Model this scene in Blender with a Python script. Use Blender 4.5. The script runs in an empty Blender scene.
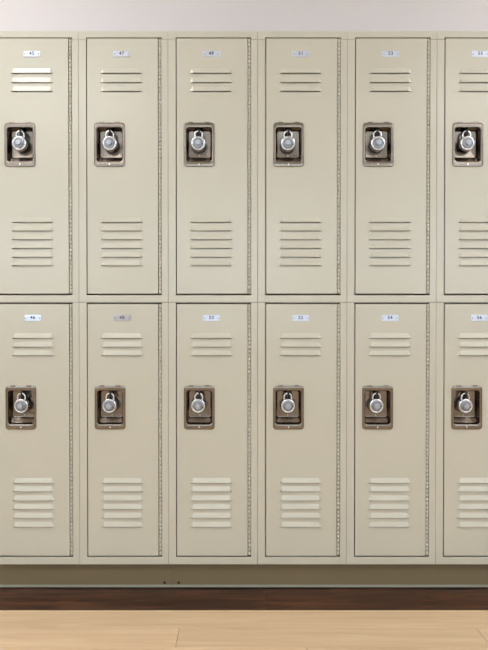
import bpy, bmesh, math, random
from mathutils import Vector, Matrix
random.seed(7)
S = bpy.context.scene
COL = S.collection
PI = math.pi

# ------------------------------------------------------------------ materials
def lin(r, g, b):
    f = lambda v: (v/255/12.92) if v/255 <= .04045 else ((v/255+.055)/1.055)**2.4
    return (f(r), f(g), f(b), 1)

def mat(name, col, rough=.5, metal=0., bump=0., bscale=400., ior=1.5, coat=0., var=0., vscale=3., vcol=None, rvar=0.):
    m = bpy.data.materials.new(name); m.use_nodes = True
    nt = m.node_tree; b = nt.nodes['Principled BSDF']
    b.inputs['Base Color'].default_value = col
    b.inputs['Roughness'].default_value = rough
    b.inputs['Metallic'].default_value = metal
    b.inputs['IOR'].default_value = ior
    if coat:
        b.inputs['Coat Weight'].default_value = coat
        b.inputs['Coat Roughness'].default_value = .06
    geo = nt.nodes.new('ShaderNodeNewGeometry')
    if bump:
        n = nt.nodes.new('ShaderNodeTexNoise'); n.inputs['Scale'].default_value = bscale; n.inputs['Detail'].default_value = 2
        nt.links.new(geo.outputs['Position'], n.inputs['Vector'])
        bp = nt.nodes.new('ShaderNodeBump'); bp.inputs['Strength'].default_value = bump; bp.inputs['Distance'].default_value = .001
        nt.links.new(n.outputs['Fac'], bp.inputs['Height']); nt.links.new(bp.outputs['Normal'], b.inputs['Normal'])
    if var:
        n = nt.nodes.new('ShaderNodeTexNoise'); n.inputs['Scale'].default_value = vscale; n.inputs['Detail'].default_value = 3
        nt.links.new(geo.outputs['Position'], n.inputs['Vector'])
        mx = nt.nodes.new('ShaderNodeMix'); mx.data_type = 'RGBA'
        mx.inputs[6].default_value = col; mx.inputs[7].default_value = vcol or tuple(c*(1-var) for c in col[:3])+(1,)
        nt.links.new(n.outputs['Fac'], mx.inputs[0]); nt.links.new(mx.outputs[2], b.inputs['Base Color'])
        if rvar:
            mr = nt.nodes.new('ShaderNodeMapRange'); mr.inputs[3].default_value = rough-rvar; mr.inputs[4].default_value = rough+rvar
            nt.links.new(n.outputs['Fac'], mr.inputs[0]); nt.links.new(mr.outputs[0], b.inputs['Roughness'])
    return m

def wood(name, c1, c2, c3, rough, along=3.0, yscale=45):
    """planks: grain stretched along x, tone per plank from the face attribute 'tone'"""
    m = bpy.data.materials.new(name); m.use_nodes = True
    nt = m.node_tree; b = nt.nodes['Principled BSDF']; b.inputs['Roughness'].default_value = rough
    geo = nt.nodes.new('ShaderNodeNewGeometry')
    at = nt.nodes.new('ShaderNodeAttribute'); at.attribute_name = 'tone'
    mp = nt.nodes.new('ShaderNodeMapping'); mp.inputs['Scale'].default_value = (along, yscale, 70)
    nt.links.new(geo.outputs['Position'], mp.inputs['Vector'])
    ad = nt.nodes.new('ShaderNodeVectorMath'); ad.operation = 'MULTIPLY_ADD'
    ad.inputs[1].default_value = (37, 91, 53)
    nt.links.new(at.outputs['Color'], ad.inputs[0]); nt.links.new(mp.outputs['Vector'], ad.inputs[2])
    n = nt.nodes.new('ShaderNodeTexNoise'); n.inputs['Scale'].default_value = 1; n.inputs['Detail'].default_value = 6; n.inputs['Roughness'].default_value = .62
    n.inputs['Distortion'].default_value = .6
    nt.links.new(ad.outputs[0], n.inputs['Vector'])
    r = nt.nodes.new('ShaderNodeValToRGB')
    r.color_ramp.elements[0].position = .3; r.color_ramp.elements[0].color = c1
    r.color_ramp.elements[1].position = .72; r.color_ramp.elements[1].color = c3
    e = r.color_ramp.elements.new(.5); e.color = c2
    nt.links.new(n.outputs['Fac'], r.inputs[0])
    mr = nt.nodes.new('ShaderNodeMapRange'); mr.inputs[3].default_value = .88; mr.inputs[4].default_value = 1.08
    nt.links.new(at.outputs['Fac'], mr.inputs[0])
    mx = nt.nodes.new('ShaderNodeMix'); mx.data_type = 'RGBA'; mx.blend_type = 'MULTIPLY'; mx.inputs[0].default_value = 1
    nt.links.new(r.outputs[0], mx.inputs[6]); nt.links.new(mr.outputs[0], mx.inputs[7])
    nt.links.new(mx.outputs[2], b.inputs['Base Color'])
    bp = nt.nodes.new('ShaderNodeBump'); bp.inputs['Strength'].default_value = .08; bp.inputs['Distance'].default_value = .001
    nt.links.new(n.outputs['Fac'], bp.inputs['Height']); nt.links.new(bp.outputs['Normal'], b.inputs['Normal'])
    return m

M = {}
M['paint'] = mat('locker_paint', lin(196, 194, 181), .25, bump=.10, bscale=260, ior=1.6, var=.04, vscale=2.2)
M['steel'] = mat('brushed_steel', lin(139, 130, 121), .23, metal=1)
M['backsteel'] = M['steel']
M['chrome'] = mat('lock_steel', lin(212, 214, 219), .27, metal=1)
M['dial'] = mat('dial_aluminium', lin(150, 153, 160), .38, metal=.8)
M['knob'] = mat('knob_aluminium', lin(178, 183, 194), .4, metal=.7)
M['black'] = mat('black_latch', lin(22, 20, 20), .45)
M['plate'] = mat('plate_aluminium', lin(204, 212, 230), .32, metal=.55)
M['ink'] = mat('number_ink', lin(38, 44, 66), .6)
M['rivet'] = mat('plate_rivet', lin(80, 84, 96), .4, metal=.6)
M['kick'] = mat('kick_taupe', lin(136, 121, 93), .45, bump=.1, bscale=260)  # one even taupe, set darker than the locker colour
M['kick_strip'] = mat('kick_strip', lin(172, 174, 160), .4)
M['screw'] = mat('bright_screw', lin(225, 222, 214), .25, metal=1)
M['dark_screw'] = mat('dark_screw', lin(48, 40, 30), .5, metal=.4)
M['wall'] = mat('wall_paint', lin(218, 213, 215), .6, bump=.1, bscale=180)
M['far_wall'] = mat('far_wall_paint', lin(176, 166, 152), .7, bump=.1, bscale=180)
M['ceil'] = mat('ceiling_tile', lin(230, 229, 226), .8, bump=.3, bscale=300)
M['floor'] = wood('light_plank', lin(194, 164, 130), lin(204, 176, 142), lin(212, 187, 154), .42, 2.5, 34)
M['dark_floor'] = wood('dark_plank', lin(30, 17, 11), lin(64, 39, 26), lin(108, 68, 45), .42, 5, 36)
M['strip'] = mat('transition_strip', lin(214, 190, 152), .4)
M['gap'] = mat('plank_gap', lin(122, 96, 68), .8)
M['frame'] = mat('troffer_frame', lin(235, 235, 235), .5)
def emis(name, col, s):
    m = bpy.data.materials.new(name); m.use_nodes = True
    b = m.node_tree.nodes['Principled BSDF']; b.inputs['Base Color'].default_value = (.8, .8, .8, 1)
    b.inputs['Emission Color'].default_value = col; b.inputs['Emission Strength'].default_value = s
    return m
M['lamp'] = emis('lamp_diffuser', (.96, .98, 1.0, 1), 10.5)
gm = bpy.data.materials.new('window_glass'); gm.use_nodes = True; nt = gm.node_tree; nt.nodes.clear()
go = nt.nodes.new('ShaderNodeOutputMaterial'); gx = nt.nodes.new('ShaderNodeMixShader'); gt = nt.nodes.new('ShaderNodeBsdfTransparent'); gg = nt.nodes.new('ShaderNodeBsdfGlossy')
gt.inputs[0].default_value = (.93, .96, .95, 1); gg.inputs['Roughness'].default_value = .03; gx.inputs[0].default_value = .06
nt.links.new(gt.outputs[0], gx.inputs[1]); nt.links.new(gg.outputs[0], gx.inputs[2]); nt.links.new(gx.outputs[0], go.inputs[0])
M['glass'] = gm

# ------------------------------------------------------------------ helpers
def obj(name, me, mats, parent=None, loc=(0, 0, 0), kind=None):
    if isinstance(me, bmesh.types.BMesh):
        bm = me; me = bpy.data.meshes.new(name); bm.normal_update(); bm.to_mesh(me); bm.free()
        for k in (mats if isinstance(mats, (list, tuple)) else [mats]): me.materials.append(M[k])
    o = bpy.data.objects.new(name, me); COL.objects.link(o); o.location = loc
    if parent: o.parent = parent
    if kind: o['kind'] = kind
    return o
def empty(name, loc, label, cat, group=None):
    o = bpy.data.objects.new(name, None); COL.objects.link(o); o.location = loc; o.empty_display_size = .05
    o['label'] = label; o['category'] = cat
    if group: o['group'] = group
    return o
def box(bm, x0, x1, y0, y1, z0, z1, bev=0, seg=2, mi=0):
    r = bmesh.ops.create_cube(bm, size=1)
    vs = r['verts']
    for v in vs:
        v.co = Vector((x0 if v.co.x < 0 else x1, y0 if v.co.y < 0 else y1, z0 if v.co.z < 0 else z1))
    es = set(e for v in vs for e in v.link_edges)
    fs = set(f for v in vs for f in v.link_faces)
    for f in fs: f.material_index = mi
    if bev: bmesh.ops.bevel(bm, geom=list(es), offset=bev, segments=seg, affect='EDGES', profile=.5)
def prism_xz(bm, pts, y0, y1, bev=0, seg=2):
    """polygon in x-z extruded from y0 (front) to y1"""
    a = [bm.verts.new((x, y0, z)) for x, z in pts]
    b = [bm.verts.new((x, y1, z)) for x, z in pts]
    n = len(pts); fs = [bm.faces.new(a), bm.faces.new(b[::-1])]
    for i in range(n): fs.append(bm.faces.new((a[i], b[i], b[(i+1) % n], a[(i+1) % n])))
    bmesh.ops.recalc_face_normals(bm, faces=fs)
    if bev:
        fe = [e for e in fs[0].edges]
        bmesh.ops.bevel(bm, geom=fe, offset=bev, segments=seg, affect='EDGES', profile=.5)
def rrect(hw, hh, r, cx=0, cz=0, n=6):
    out = []
    for (sx, sz, a0) in ((1, 1, 0), (-1, 1, 90), (-1, -1, 180), (1, -1, 270)):
        for k in range(n+1):
            a = math.radians(a0+90*k/n)
            out.append((cx+sx*(hw-r)+r*math.cos(a), cz+sz*(hh-r)+r*math.sin(a)))
    return out
def loft(bm, rings, cap_end=True, cap_start=False):
    L = [[bm.verts.new(p) for p in ring] for ring in rings]
    fs = []
    for a, b in zip(L, L[1:]):
        n = len(a)
        for i in range(n): fs.append(bm.faces.new((a[i], a[(i+1) % n], b[(i+1) % n], b[i])))
    if cap_end: fs.append(bm.faces.new(L[-1]))
    if cap_start: fs.append(bm.faces.new(L[0][::-1]))
    for f in fs: f.smooth = True
    bmesh.ops.recalc_face_normals(bm, faces=fs)
    return fs
def lathe_y(bm, prof, n=40, mi=0, cx=0, cz=0):
    """profile [(r, y)] about the y axis, closed at both ends"""
    rings = []
    fs = []
    for r, y in prof:
        rings.append([bm.verts.new((cx+r*math.cos(2*PI*k/n), y, cz+r*math.sin(2*PI*k/n))) for k in range(n)])
    for a, b in zip(rings, rings[1:]):
        for i in range(n): fs.append(bm.faces.new((a[i], a[(i+1) % n], b[(i+1) % n], b[i])))
    fs.append(bm.faces.new(rings[0][::-1])); fs.append(bm.faces.new(rings[-1]))
    bmesh.ops.recalc_face_normals(bm, faces=fs)
    for f in fs: f.smooth = False; f.material_index = mi
    return fs
def tube(bm, pts, r, n=14):
    rings = []
    for i, p in enumerate(pts):
        p = Vector(p)
        t = (Vector(pts[min(i+1, len(pts)-1)])-Vector(pts[max(i-1, 0)])).normalized()
        u = Vector((0, 1, 0)); v = t.cross(u).normalized()
        rings.append([p+u*r*math.cos(2*PI*k/n)+v*r*math.sin(2*PI*k/n) for k in range(n)])
    loft(bm, rings, True, True)

# ------------------------------------------------------------------ dimensions (metres)
P = .3044                  # locker pitch
X0 = .0463                  # seam between third and fourth column
OL, OR = .0262, .2820       # door opening in a locker, from its left seam
DL, DR = .0292, .2701       # door
LOUV_H, LOUV_D, LOUV_E, LOUV_W = .0168, .0037, .0095, .0722
CX = .1054                  # centre of the lock recess
MIDX = .1465
TIERS = {
 'upper': dict(z0=.9979, z1=1.9182, ot=1.8967, dt=1.8930, db=1.0268, ob=1.0218, plate=1.8405, cup=1.5333,
               three=(1.7755, 1.7440, 1.7145), six=(1.2707, 1.2415, 1.2115, 1.1820, 1.1520, 1.1232)),
 'lower': dict(z0=.1000, z1=.9971, ot=.9959, dt=.9916, db=.1300, ob=.1252, plate=.9442, cup=.6380,
               three=(.8760, .8463, .8168), six=(.3807, .3517, .3208, .2910, .2610, .2303)),
}
# ------------------------------------------------------------------ locker meshes
def body_mesh(t):
    bm = bmesh.new(); g = .0003; z0, z1 = t['z0'], t['z1']
    U = lambda zt: [(g, zt), (g, z0), (P-g, z0), (P-g, zt), (OR, zt), (OR, t['ob']), (OL, t['ob']), (OL, zt)]
    if z1 > 1.5:
        zs = 1.8893
        prism_xz(bm, U(zs), 0, .024, .0014)
        prism_xz(bm, [(g, zs+.0004), (OL, zs+.0004), (OL, t['ot']), (OR, t['ot']), (OR, zs+.0004), (P-g, zs+.0004), (P-g, z1), (g, z1)], 0, .024, .0010)
    else:
        prism_xz(bm, U(z1), 0, .024, .0014)
        box(bm, OL-.002, OR+.002, .0012, .024, t['ot'], z1-.0002)
    th = .0012
    box(bm, g, g+th, .02, .31, z0+.001, z1-.001); box(bm, P-g-th, P-g, .02, .31, z0+.001, z1-.001)
    box(bm, g, P-g, .308, .31, z0+.001, z1-.001)
    box(bm, g, P-g, .02, .31, z1-.0022, z1-.001); box(bm, g, P-g, .02, .31, z0+.001, z0+.0022)
    return bm

def door_mesh(t):
    """front sheet with louvre slots and the recess cut-out, pressed louvres, folded edges"""
    bm = bmesh.new()
    c = .0012; yf = -.0006
    x0, x1, z0, z1 = DL+c, DR-c, t['db']+c, t['dt']-c
    holes = [(CX-.046, CX+.046, t['cup']-.066, t['cup']+.066)]
    louv = [z for z in t['three']+t['six']]
    SL = .0024          # slot left open below each louvre
    for z in louv: holes.append((MIDX-LOUV_W, MIDX+LOUV_W, z-SL, z+LOUV_H))
    xs = sorted({x0, x1}|{h[0] for h in holes}|{h[1] for h in holes})
    zs = sorted({z0, z1}|{h[2] for h in holes}|{h[3] for h in holes})
    V = {}
    def v(x, z, y=yf):
        k = (round(x, 6), round(z, 6), round(y, 6))
        if k not in V: V[k] = bm.verts.new((x, y, z))
        return V[k]
    for i in range(len(xs)-1):
        for j in range(len(zs)-1):
            mx, mz = (xs[i]+xs[i+1])/2, (zs[j]+zs[j+1])/2
            if any(h[0] < mx < h[1] and h[2] < mz < h[3] for h in holes): continue
            bm.faces.new((v(xs[i], zs[j]), v(xs[i+1], zs[j]), v(xs[i+1], zs[j+1]), v(xs[i], zs[j+1])))
    for z in louv:
        xa, xb = MIDX-LOUV_W, MIDX+LOUV_W; zt = z+LOUV_H; e = LOUV_E; yo = yf-LOUV_D
        A, A2 = (xa+e, yf, zt), (xb-e, yf, zt)
        B, B2 = (xa, yf, z), (xb, yf, z)
        Cc, C2 = (xa+e, yo, z), (xb-e, yo, z)
        T, T2 = (xa, yf, zt), (xb, yf, zt)
        q = lambda *ps: bm.faces.new([bm.verts.new(p) for p in ps])
        q(Cc, C2, A2, A); q(B, Cc, A); q(C2, B2, A2); q(B, A, T); q(B2, T2, A2)
        for sg, xe in ((1, xa), (-1, xb)):
            p = [(xe, yf, z-SL), (xe+sg*.003, yf, z-SL), (xe, yf, z)]; q(*(p if sg > 0 else p[::-1]))
        # rolled lip under the louvre, running back into the slot
        q((xa+e, yo, z), (xa+e, yo+.0012, z-.0002), (xb-e, yo+.0012, z-.0002), (xb-e, yo, z))
        q((xa+e, yo+.0012, z-.0002), (xa+e+.001, yo+.0022, z+.004), (xb-e-.001, yo+.0022, z+.004), (xb-e, yo+.0012, z-.0002))
    # folded edge: chamfer and return
    R = lambda d, y: [(x0-d, y, z0-d), (x1+d, y, z0-d), (x1+d, y, z1+d), (x0-d, y, z1+d)]
    loops = [R(0, yf), R(c*.75, yf+c*.3), R(c, yf+c), R(c, .016)]
    for a, b in zip(loops, loops[1:]):
        for i in range(4):
            q = bm.faces.new([bm.verts.new(p) for p in (a[i], a[(i+1) % 4], b[(i+1) % 4], b[i])])
    bmesh.ops.remove_doubles(bm, verts=bm.verts, dist=1e-6)
    return bm

def hinge_mesh(t):
    bm = bmesh.new(); n = 10; r = .0040; cx = .2762; cy = .0022
    z = t['db']+.0005; end = t['dt']-.0005; k = round((end-z)/.0140); st = (end-z)/k
    rings = []
    for i in range(k):
        a = z+i*st
        for rr, zz in ((r*.45, a), (r*.45, a+.0008), (r, a+.0012), (r, a+st-.0012), (r*.45, a+st-.0008), (r*.45, a+st)):
            rings.append([(cx+rr*math.cos(2*PI*q/n), cy+rr*math.sin(2*PI*q/n), zz) for q in range(n)])
    loft(bm, rings, True, True)
    box(bm, .2713, .2816, cy+.0030, cy+.0045, z, end)
    return bm

def recess_mesh():
    bm = bmesh.new()
    def ring(hw, top, bot, r, y): return [(x, y, z) for x, z in rrect(hw, (top-bot)/2, r, 0, (top+bot)/2)]
    t = .0745
    rings = [ring(.0526, t, -t, .0105, .0002), ring(.0526, t, -t, .0105, -.0016), ring(.0520, t-.0006, -t+.0006, .0100, -.0027),
             ring(.0508, t-.0018, -t+.0018, .0092, -.0031), ring(.0458, .0606, -.0588, .0098, -.0030), ring(.0446, .0594, -.0577, .0096, -.0026),
             ring(.0436, .0584, -.0568, .0092, -.0012), ring(.0431, .0580, -.0562, .0090, .0015), ring(.0424, .0574, -.0552, .0088, .0100),
             ring(.0419, .0571, -.0548, .0087, .0185), ring(.0417, .0570, -.0542, .0086, .0200), ring(.0416, .0570, -.0534, .0085, .0208),
             ring(.0414, .0569, -.0522, .0085, .0215), ring(.0406, .0562, -.0408, .0081, .0283), ring(.0404, .0561, -.0396, .0081, .0291),
             ring(.0398, .0556, -.0388, .0080, .0308), ring(.0388, .0548, -.0383, .0077, .0335),
             ring(.0380, .0540, -.0378, .0074, .0348), ring(.0355, .0515, -.0355, .0060, .0352)]
    loft(bm, rings, True)
    for sx in (-1, 1): box(bm, sx*.0275-.0085, sx*.0275+.0085, -.0040, -.0008, t-.003, t+.0022, .0009)
    return bm
def latch_mesh():
    # upright lug with an eye, its hole running left to right
    bm = bmesh.new(); w = .0030; n = 24
    oy0, oy1, oz0, oz1 = .0030, .0348, .0330, .0540
    cy, cz, r = .0090, .0482, .0045
    inner = []; outer = []
    for k in range(n):
        a = 2*PI*k/n; c, s = math.cos(a), math.sin(a)
        inner.append((cy+r*c, cz+r*s))
        ts = [((oy1-cy)/c if c > 1e-6 else (oy0-cy)/c if c < -1e-6 else 9), ((oz1-cz)/s if s > 1e-6 else (oz0-cz)/s if s < -1e-6 else 9)]
        tt = min(ts); outer.append((cy+tt*c, cz+tt*s))
    L = [[bm.verts.new((x, y, z)) for y, z in ring] for ring, x in ((inner, -w), (outer, -w), (outer, w), (inner, w))]
    for a, b in ((0, 1), (1, 2), (2, 3), (3, 0)):
        for i in range(n): bm.faces.new((L[a][i], L[a][(i+1) % n], L[b][(i+1) % n], L[b][i]))
    bmesh.ops.recalc_face_normals(bm, faces=bm.faces)
    # shroud behind the lug that the latch slides in
    box(bm, -.0105, .0105, .0300, .0353, .0260, .0515, .0015)
    return bm
def plate_mesh():
    bm = bmesh.new()
    A = lambda d, y: [(x, y, z) for x, z in rrect(.0285-d, .0102-d, .0022, n=3)]
    loft(bm, [A(0, 0), A(0, -.0008), A(.0008, -.0013)], True)
    for f in bm.faces: f.smooth = False
    return bm
def dome(r, h):
    bm = bmesh.new(); lathe_y(bm, [(r, 0), (r, -h*.4), (r*.7, -h*.85), (r*.25, -h)], 14)
    for f in bm.faces: f.smooth = True
    return bm
def number_mesh(txt):
    cu = bpy.data.curves.new('number', 'FONT'); cu.body = txt; cu.size = .0160; cu.align_x = 'CENTER'; cu.align_y = 'CENTER'
    cu.extrude = .00015; cu.space_character = 1.12; cu.offset = .0003
    o = bpy.data.objects.new('number', cu); COL.objects.link(o)
    bpy.context.view_layer.update()
    me = bpy.data.meshes.new_from_object(o.evaluated_get(bpy.context.evaluated_depsgraph_get()))
    bpy.data.objects.remove(o)
    me.transform(Matrix.Rotation(PI/2, 4, 'X')); me.materials.clear(); me.materials.append(M['ink'])
    return me

# ------------------------------------------------------------------ padlock meshes (origin: cup centre, door front plane)
LZ = .0052
def lock_body():
    bm = bmesh.new()
    R = .0251
    lathe_y(bm, [(R-.003, .0200), (R-.0008, .0190), (R, .0170), (R, .0012), (R-.0010, -.0012), (R-.0030, -.0024), (.0188, -.0026), (.0180, -.0016), (.0172, -.0016)], 48)
    for f in bm.faces: f.smooth = True
    bmesh.ops.translate(bm, verts=bm.verts, vec=(0, 0, 0))
    return bm
def lock_dial():
    bm = bmesh.new()
    fs = lathe_y(bm, [(.0168, -.0012), (.0168, -.0042), (.0160, -.0050), (.0100, -.0054), (.0094, -.0050)], 48)
    for k in range(40):
        a = 2*PI*k/40; L = .0030 if k % 5 == 0 else .0017
        c, s = math.cos(a), math.sin(a); w = .00028
        r0, r1 = .0155-L, .0155
        vs = [bm.verts.new((r*c-q*s, -.0053, r*s+q*c)) for r, q in ((r0, -w), (r1, -w), (r1, w), (r0, w))]
        f = bm.faces.new(vs); f.material_index = 1
    lathe_y(bm, [(.0021, -.0050), (.0021, -.0056)], 12, 1, .0148*math.cos(-.2), .0148*math.sin(-.2))
    return bm
def lock_knob():
    bm = bmesh.new(); n = 60
    rings = []
    for r, y, fl in ((.0094, -.0048, 0), (.0092, -.0060, .0003), (.0086, -.0125, .0003), (.0078, -.0135, 0), (.0040, -.0138, 0)):
        rings.append([((r-(fl if k % 2 else 0))*math.cos(2*PI*k/n), y, (r-(fl if k % 2 else 0))*math.sin(2*PI*k/n)) for k in range(n)])
    loft(bm, rings, True)
    for f in bm.faces: f.smooth = False
    return bm
def lock_shackle():
    bm = bmesh.new(); r = .0039; a = .0129; zc = .0482-LZ-a
    pts = [(-a, .009, .014), (-a, .009, zc*.6+.0055)]
    for k in range(17):
        t = PI-PI*k/16; pts.append((a*math.cos(t), .009, zc+a*math.sin(t)))
    pts += [(a, .009, zc*.6+.0055), (a, .009, .014)]
    tube(bm, pts, r)
    return bm

# ------------------------------------------------------------------ build the lockers
numbers = {'upper': (45, 47, 49, 51, 53, 55), 'lower': (46, 48, 50, 52, 54, 56)}
def bake(name, bm, mats):
    me = bpy.data.meshes.new(name); bm.normal_update(); bm.to_mesh(me); bm.free()
    for k in mats: me.materials.append(M[k])
    return me
shared = {k: (bake('body', body_mesh(t), ['paint']), bake('door', door_mesh(t), ['paint']), bake('hinge', hinge_mesh(t), ['paint'])) for k, t in TIERS.items()}
ms = dict(recess=bake('handle_recess', recess_mesh(), ['steel']), latch=bake('latch', latch_mesh(), ['black']),
          plate=bake('number_plate', plate_mesh(), ['plate']), rivet=bake('plate_rivet', dome(.0017, .0010), ['rivet']),
          screw=bake('screw', dome(.0030, .0018), ['screw']), back_rivet=bake('rivet', dome(.0028, .0016), ['screw']),
          lbody=bake('lock_body', lock_body(), ['chrome']), dial=bake('dial', lock_dial(), ['dial', 'ink']),
          knob=bake('dial_knob', lock_knob(), ['knob']), shackle=bake('shackle', lock_shackle(), ['chrome']))
tilt = {48: -9, 45: 3, 47: 2, 46: 2}
roll = {45: 2, 47: -2, 49: 2, 51: 0, 53: -3, 55: -2, 46: -2, 48: 2, 50: 3, 52: -1, 54: 2, 56: 2}
spin = {45: 4, 47: -6, 49: 0, 51: 10, 53: -5, 55: -4, 46: 35, 48: 2, 50: -4, 52: -16, 54: -14, 56: 0}
place = {'upper': 'top row', 'lower': 'bottom row'}
for tier, t in TIERS.items():
    body, door, hinge = shared[tier]
    for i, num in enumerate(numbers[tier]):
        x = X0+(i-3)*P
        other = num+1 if tier == 'upper' else num-1
        rel = 'directly above' if tier == 'upper' else 'directly below'
        edge = ', cut by the left edge' if i == 0 else ', cut by the right edge' if i == 5 else ''
        L = empty('locker', (x, 0, t['z0']), f'beige metal locker numbered {num}, {rel} locker {other}{edge}', 'locker', 'beige lockers in two rows')
        zz = -t['z0']
        obj('body', body, None, L, (0, 0, zz)); obj('door', door, None, L, (0, 0, zz)); obj('hinge', hinge, None, L, (0, 0, zz))
        rc = obj('handle_recess', ms['recess'], None, L, (CX, -.0006, t['cup']+zz)); rc['label'] = 'rounded steel lock recess'
        obj('latch', ms['latch'], None, rc)['label'] = 'black latch'
        obj('screw', ms['screw'], None, rc, (0, -.0029, -.0672)); obj('rivet', ms['back_rivet'], None, rc, (0, .0354, -.0300))
        pl = obj('number_plate', ms['plate'], None, L, (MIDX+.0004, -.0006, t['plate']+zz)); pl['label'] = f'small metal plate reading {num}'
        a = tilt.get(num, 0); pl.rotation_euler = (math.radians(-a), 0, 0)
        if a: pl.location.y -= abs(math.sin(math.radians(a)))*.0102
        nm = obj('number', number_mesh(str(num)), None, pl, (0, -.0014, .0014))
        for sx in (-1, 1): obj('rivet', ms['rivet'], None, pl, (sx*.0230, -.0012, -.0010))
        K = empty('padlock', (x+CX-.0018, -.0006, t['cup']+LZ), f'round silver combination padlock hanging on locker {num}', 'padlock', 'combination padlocks on the lockers')
        K.rotation_euler = (0, math.radians(roll[num]), 0)
        # pivot about the top of the shackle so that it keeps hanging in the latch eye
        dz = .0484-LZ; ra = math.radians(roll[num])
        K.location.x -= dz*math.sin(ra); K.location.z += dz*(1-math.cos(ra))
        obj('lock_body', ms['lbody'], None, K)
        d = obj('dial', ms['dial'], None, K); d.rotation_euler = (0, math.radians(spin[num]), 0); d['label'] = 'grey dial with fine ticks'
        obj('dial_knob', ms['knob'], None, d)
        obj('shackle', ms['shackle'], None, K)

# ------------------------------------------------------------------ bases under the lockers
XL, XR, XJ = X0-3*P, X0+3*P, -.2535
for a, b, lab, sx in ((XL, XJ-.0004, 'taupe metal toe kick under the left lockers, ending at the dark seam', XJ-.0245),
                      (XJ+.0004, XR, 'long taupe metal toe kick under the middle and right lockers', XJ+.0255)):
    L = empty('toe_kick', ((a+b)/2, .05, 0), lab, 'toe kick', 'toe kicks under the lockers')
    off = (-(a+b)/2, -.05, 0)
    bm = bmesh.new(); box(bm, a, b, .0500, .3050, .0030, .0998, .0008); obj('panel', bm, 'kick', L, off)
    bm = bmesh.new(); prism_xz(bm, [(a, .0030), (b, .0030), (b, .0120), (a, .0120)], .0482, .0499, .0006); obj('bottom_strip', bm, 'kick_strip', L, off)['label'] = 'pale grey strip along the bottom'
    obj('screw', bake('screw', dome(.0044, .0022), ['dark_screw']), None, L, (sx-(a+b)/2, 0, .0190))['label'] = 'dark screw'

# ------------------------------------------------------------------ room
RX, YB, YF, H = 5.6, .325, -5.6, 2.75
def planks(name, y_edges, offs, lens, x_ext, mats, gap=.0007, h=.012, top=0.):
    bm = bmesh.new(); lay = bm.faces.layers.float_color.new('tone')
    rnd = random.Random(3)
    for j in range(len(y_edges)-1):
        ya, yb = y_edges[j], y_edges[j+1]
        length = lens[j % len(lens)]
        x = offs[j]-math.ceil((offs[j]+x_ext)/length)*length
        while x < x_ext:
            xa, xb = max(x, -x_ext), min(x+length, x_ext)
            if xb-xa > .01:
                n0 = len(bm.faces); tone = rnd.random()
                box(bm, xa+gap, xb-gap, yb+gap, ya-gap, top-h, top, .0004, 1)
                bm.faces.ensure_lookup_table()
                for f in bm.faces[n0:]: f[lay] = (tone, tone, tone, 1)
            x += length
    n0 = len(bm.faces)
    box(bm, -x_ext, x_ext, y_edges[-1], y_edges[0], top-h-.004, top-.0030, mi=1)
    return obj(name, bm, mats, kind='structure')
W = .1245; y0 = -.1500
edges = [y0-k*W for k in range(int((y0-YF)/W)+1)]; edges[-1] = YF
rr = random.Random(11); offs = [rr.random()*.905 for _ in edges]
offs[0] = .93; offs[1] = .709; offs[2] = .18
planks('floor', edges, offs, [1.812, .906, .906], RX, ['floor', 'gap'])
planks('trim_1', [YB, .0350, -.1455], [.3, .0687], [.915], RX, ['dark_floor', 'gap'], gap=.0003, top=.0)
bm = bmesh.new(); box(bm, -RX, RX, -.1498, -.1457, -.010, .0022, .0008); obj('trim_2', bm, 'strip', kind='structure')
def slab(name, x0, x1, y0, y1, z0, z1, m):
    bm = bmesh.new(); box(bm, x0, x1, y0, y1, z0, z1); return obj(name, bm, m, kind='structure')
slab('wall_back', -RX, RX, YB, YB+.1, -.016, H, 'wall')
WZ0, WZ1 = 1.00, 2.25
WX = [(-3.6, -1.5), (-1.1, 1.0), (1.4, 3.5)]
bm = bmesh.new()
box(bm, -RX, RX, YF-.1, YF, -.016, WZ0); box(bm, -RX, RX, YF-.1, YF, WZ1, H)
px = [-RX]+[v for w_ in WX for v in w_]+[RX]
for k in range(0, len(px), 2): box(bm, px[k], px[k+1], YF-.1, YF, WZ0, WZ1)
obj('wall_front', bm, 'far_wall', kind='structure')
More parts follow.
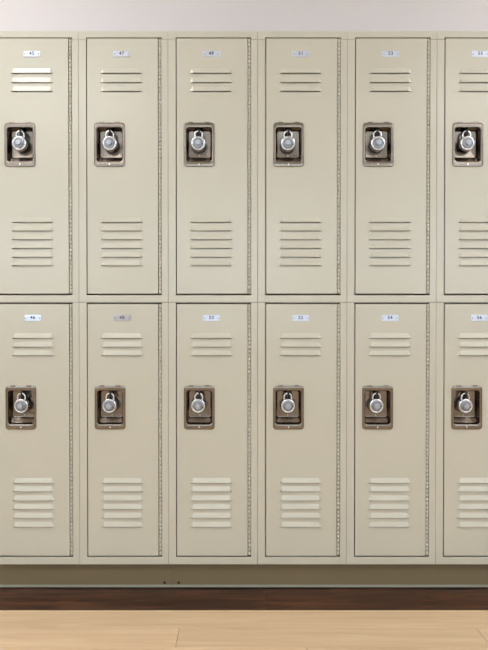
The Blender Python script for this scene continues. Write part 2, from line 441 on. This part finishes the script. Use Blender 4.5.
for k, (xa, xb) in enumerate(WX):
    bm = bmesh.new(); f = .05; xm = (xa+xb)/2
    for q in ((xa, xa+f, WZ0, WZ1), (xb-f, xb, WZ0, WZ1), (xa+f, xb-f, WZ0, WZ0+f), (xa+f, xb-f, WZ1-f, WZ1), (xm-.02, xm+.02, WZ0+f, WZ1-f)):
        box(bm, q[0], q[1], YF-.08, YF-.01, q[2], q[3], .002)
    wf = obj(f'window_{k+1}', bm, 'frame', kind='structure')
    bm = bmesh.new(); box(bm, xa+f-.004, xb-f+.004, YF-.048, YF-.043, WZ0+f-.004, WZ1-f+.004); obj('pane', bm, 'glass', wf)
slab('wall_left', -RX-.1, -RX, YF-.1, YB+.1, -.016, H, 'wall')
slab('wall_right', RX, RX+.1, YF-.1, YB+.1, -.016, H, 'wall')
slab('ceiling', -RX-.1, RX+.1, YF-.1, YB+.1, H, H+.1, 'ceil')
# recessed ceiling lights
rows = ((-.85, 'row nearest the lockers'), (-3.60, 'row nearest the far wall'))
cols = ((-3.95, 'leftmost'), (-1.47, 'left of centre'), (2.07, 'right of centre'), (4.50, 'rightmost'))
for (xa, xb, yc, lab) in [(cx-.61, cx+.61, cy, f'white ceiling light panel, {lc}, in the {lr}') for cy, lr in rows for cx, lc in cols]:
    ya, yb = yc-.30, yc+.30
    Lh = empty('ceiling_light', ((xa+xb)/2, yc, H), lab, 'ceiling light', 'ceiling light panels')
    hx = (xb-xa)/2
    bm = bmesh.new(); e = .02
    box(bm, -hx-e, hx+e, .30, .30+e, -.014, 0, .002); box(bm, -hx-e, hx+e, -.30-e, -.30, -.014, 0, .002)
    box(bm, -hx-e, -hx, -.30, .30, -.014, 0, .002); box(bm, hx, hx+e, -.30, .30, -.014, 0, .002)
    obj('frame', bm, 'frame', Lh)
    bm = bmesh.new(); box(bm, -hx, hx, -.30, .30, -.008, -.001); obj('diffuser', bm, 'lamp', Lh)

# ------------------------------------------------------------------ camera, world, view
cam = bpy.data.cameras.new('camera'); co = bpy.data.objects.new('camera', cam); COL.objects.link(co)
cam.sensor_fit = 'HORIZONTAL'; cam.sensor_width = 36; cam.lens = 36*720/488; cam.clip_start = .05
co.location = (0, -2.4557, .9503); co.rotation_euler = (math.radians(90-.7), 0, 0)
S.camera = co
w = bpy.data.worlds.new('world'); S.world = w; w.use_nodes = True
w.node_tree.nodes['Background'].inputs[0].default_value = (.80, .90, 1.0, 1); w.node_tree.nodes['Background'].inputs[1].default_value = 4.2
S.view_settings.view_transform = 'Standard'; S.view_settings.look = 'None'; S.view_settings.gamma = 1
S.view_settings.use_curve_mapping = False; S.view_settings.exposure = .23
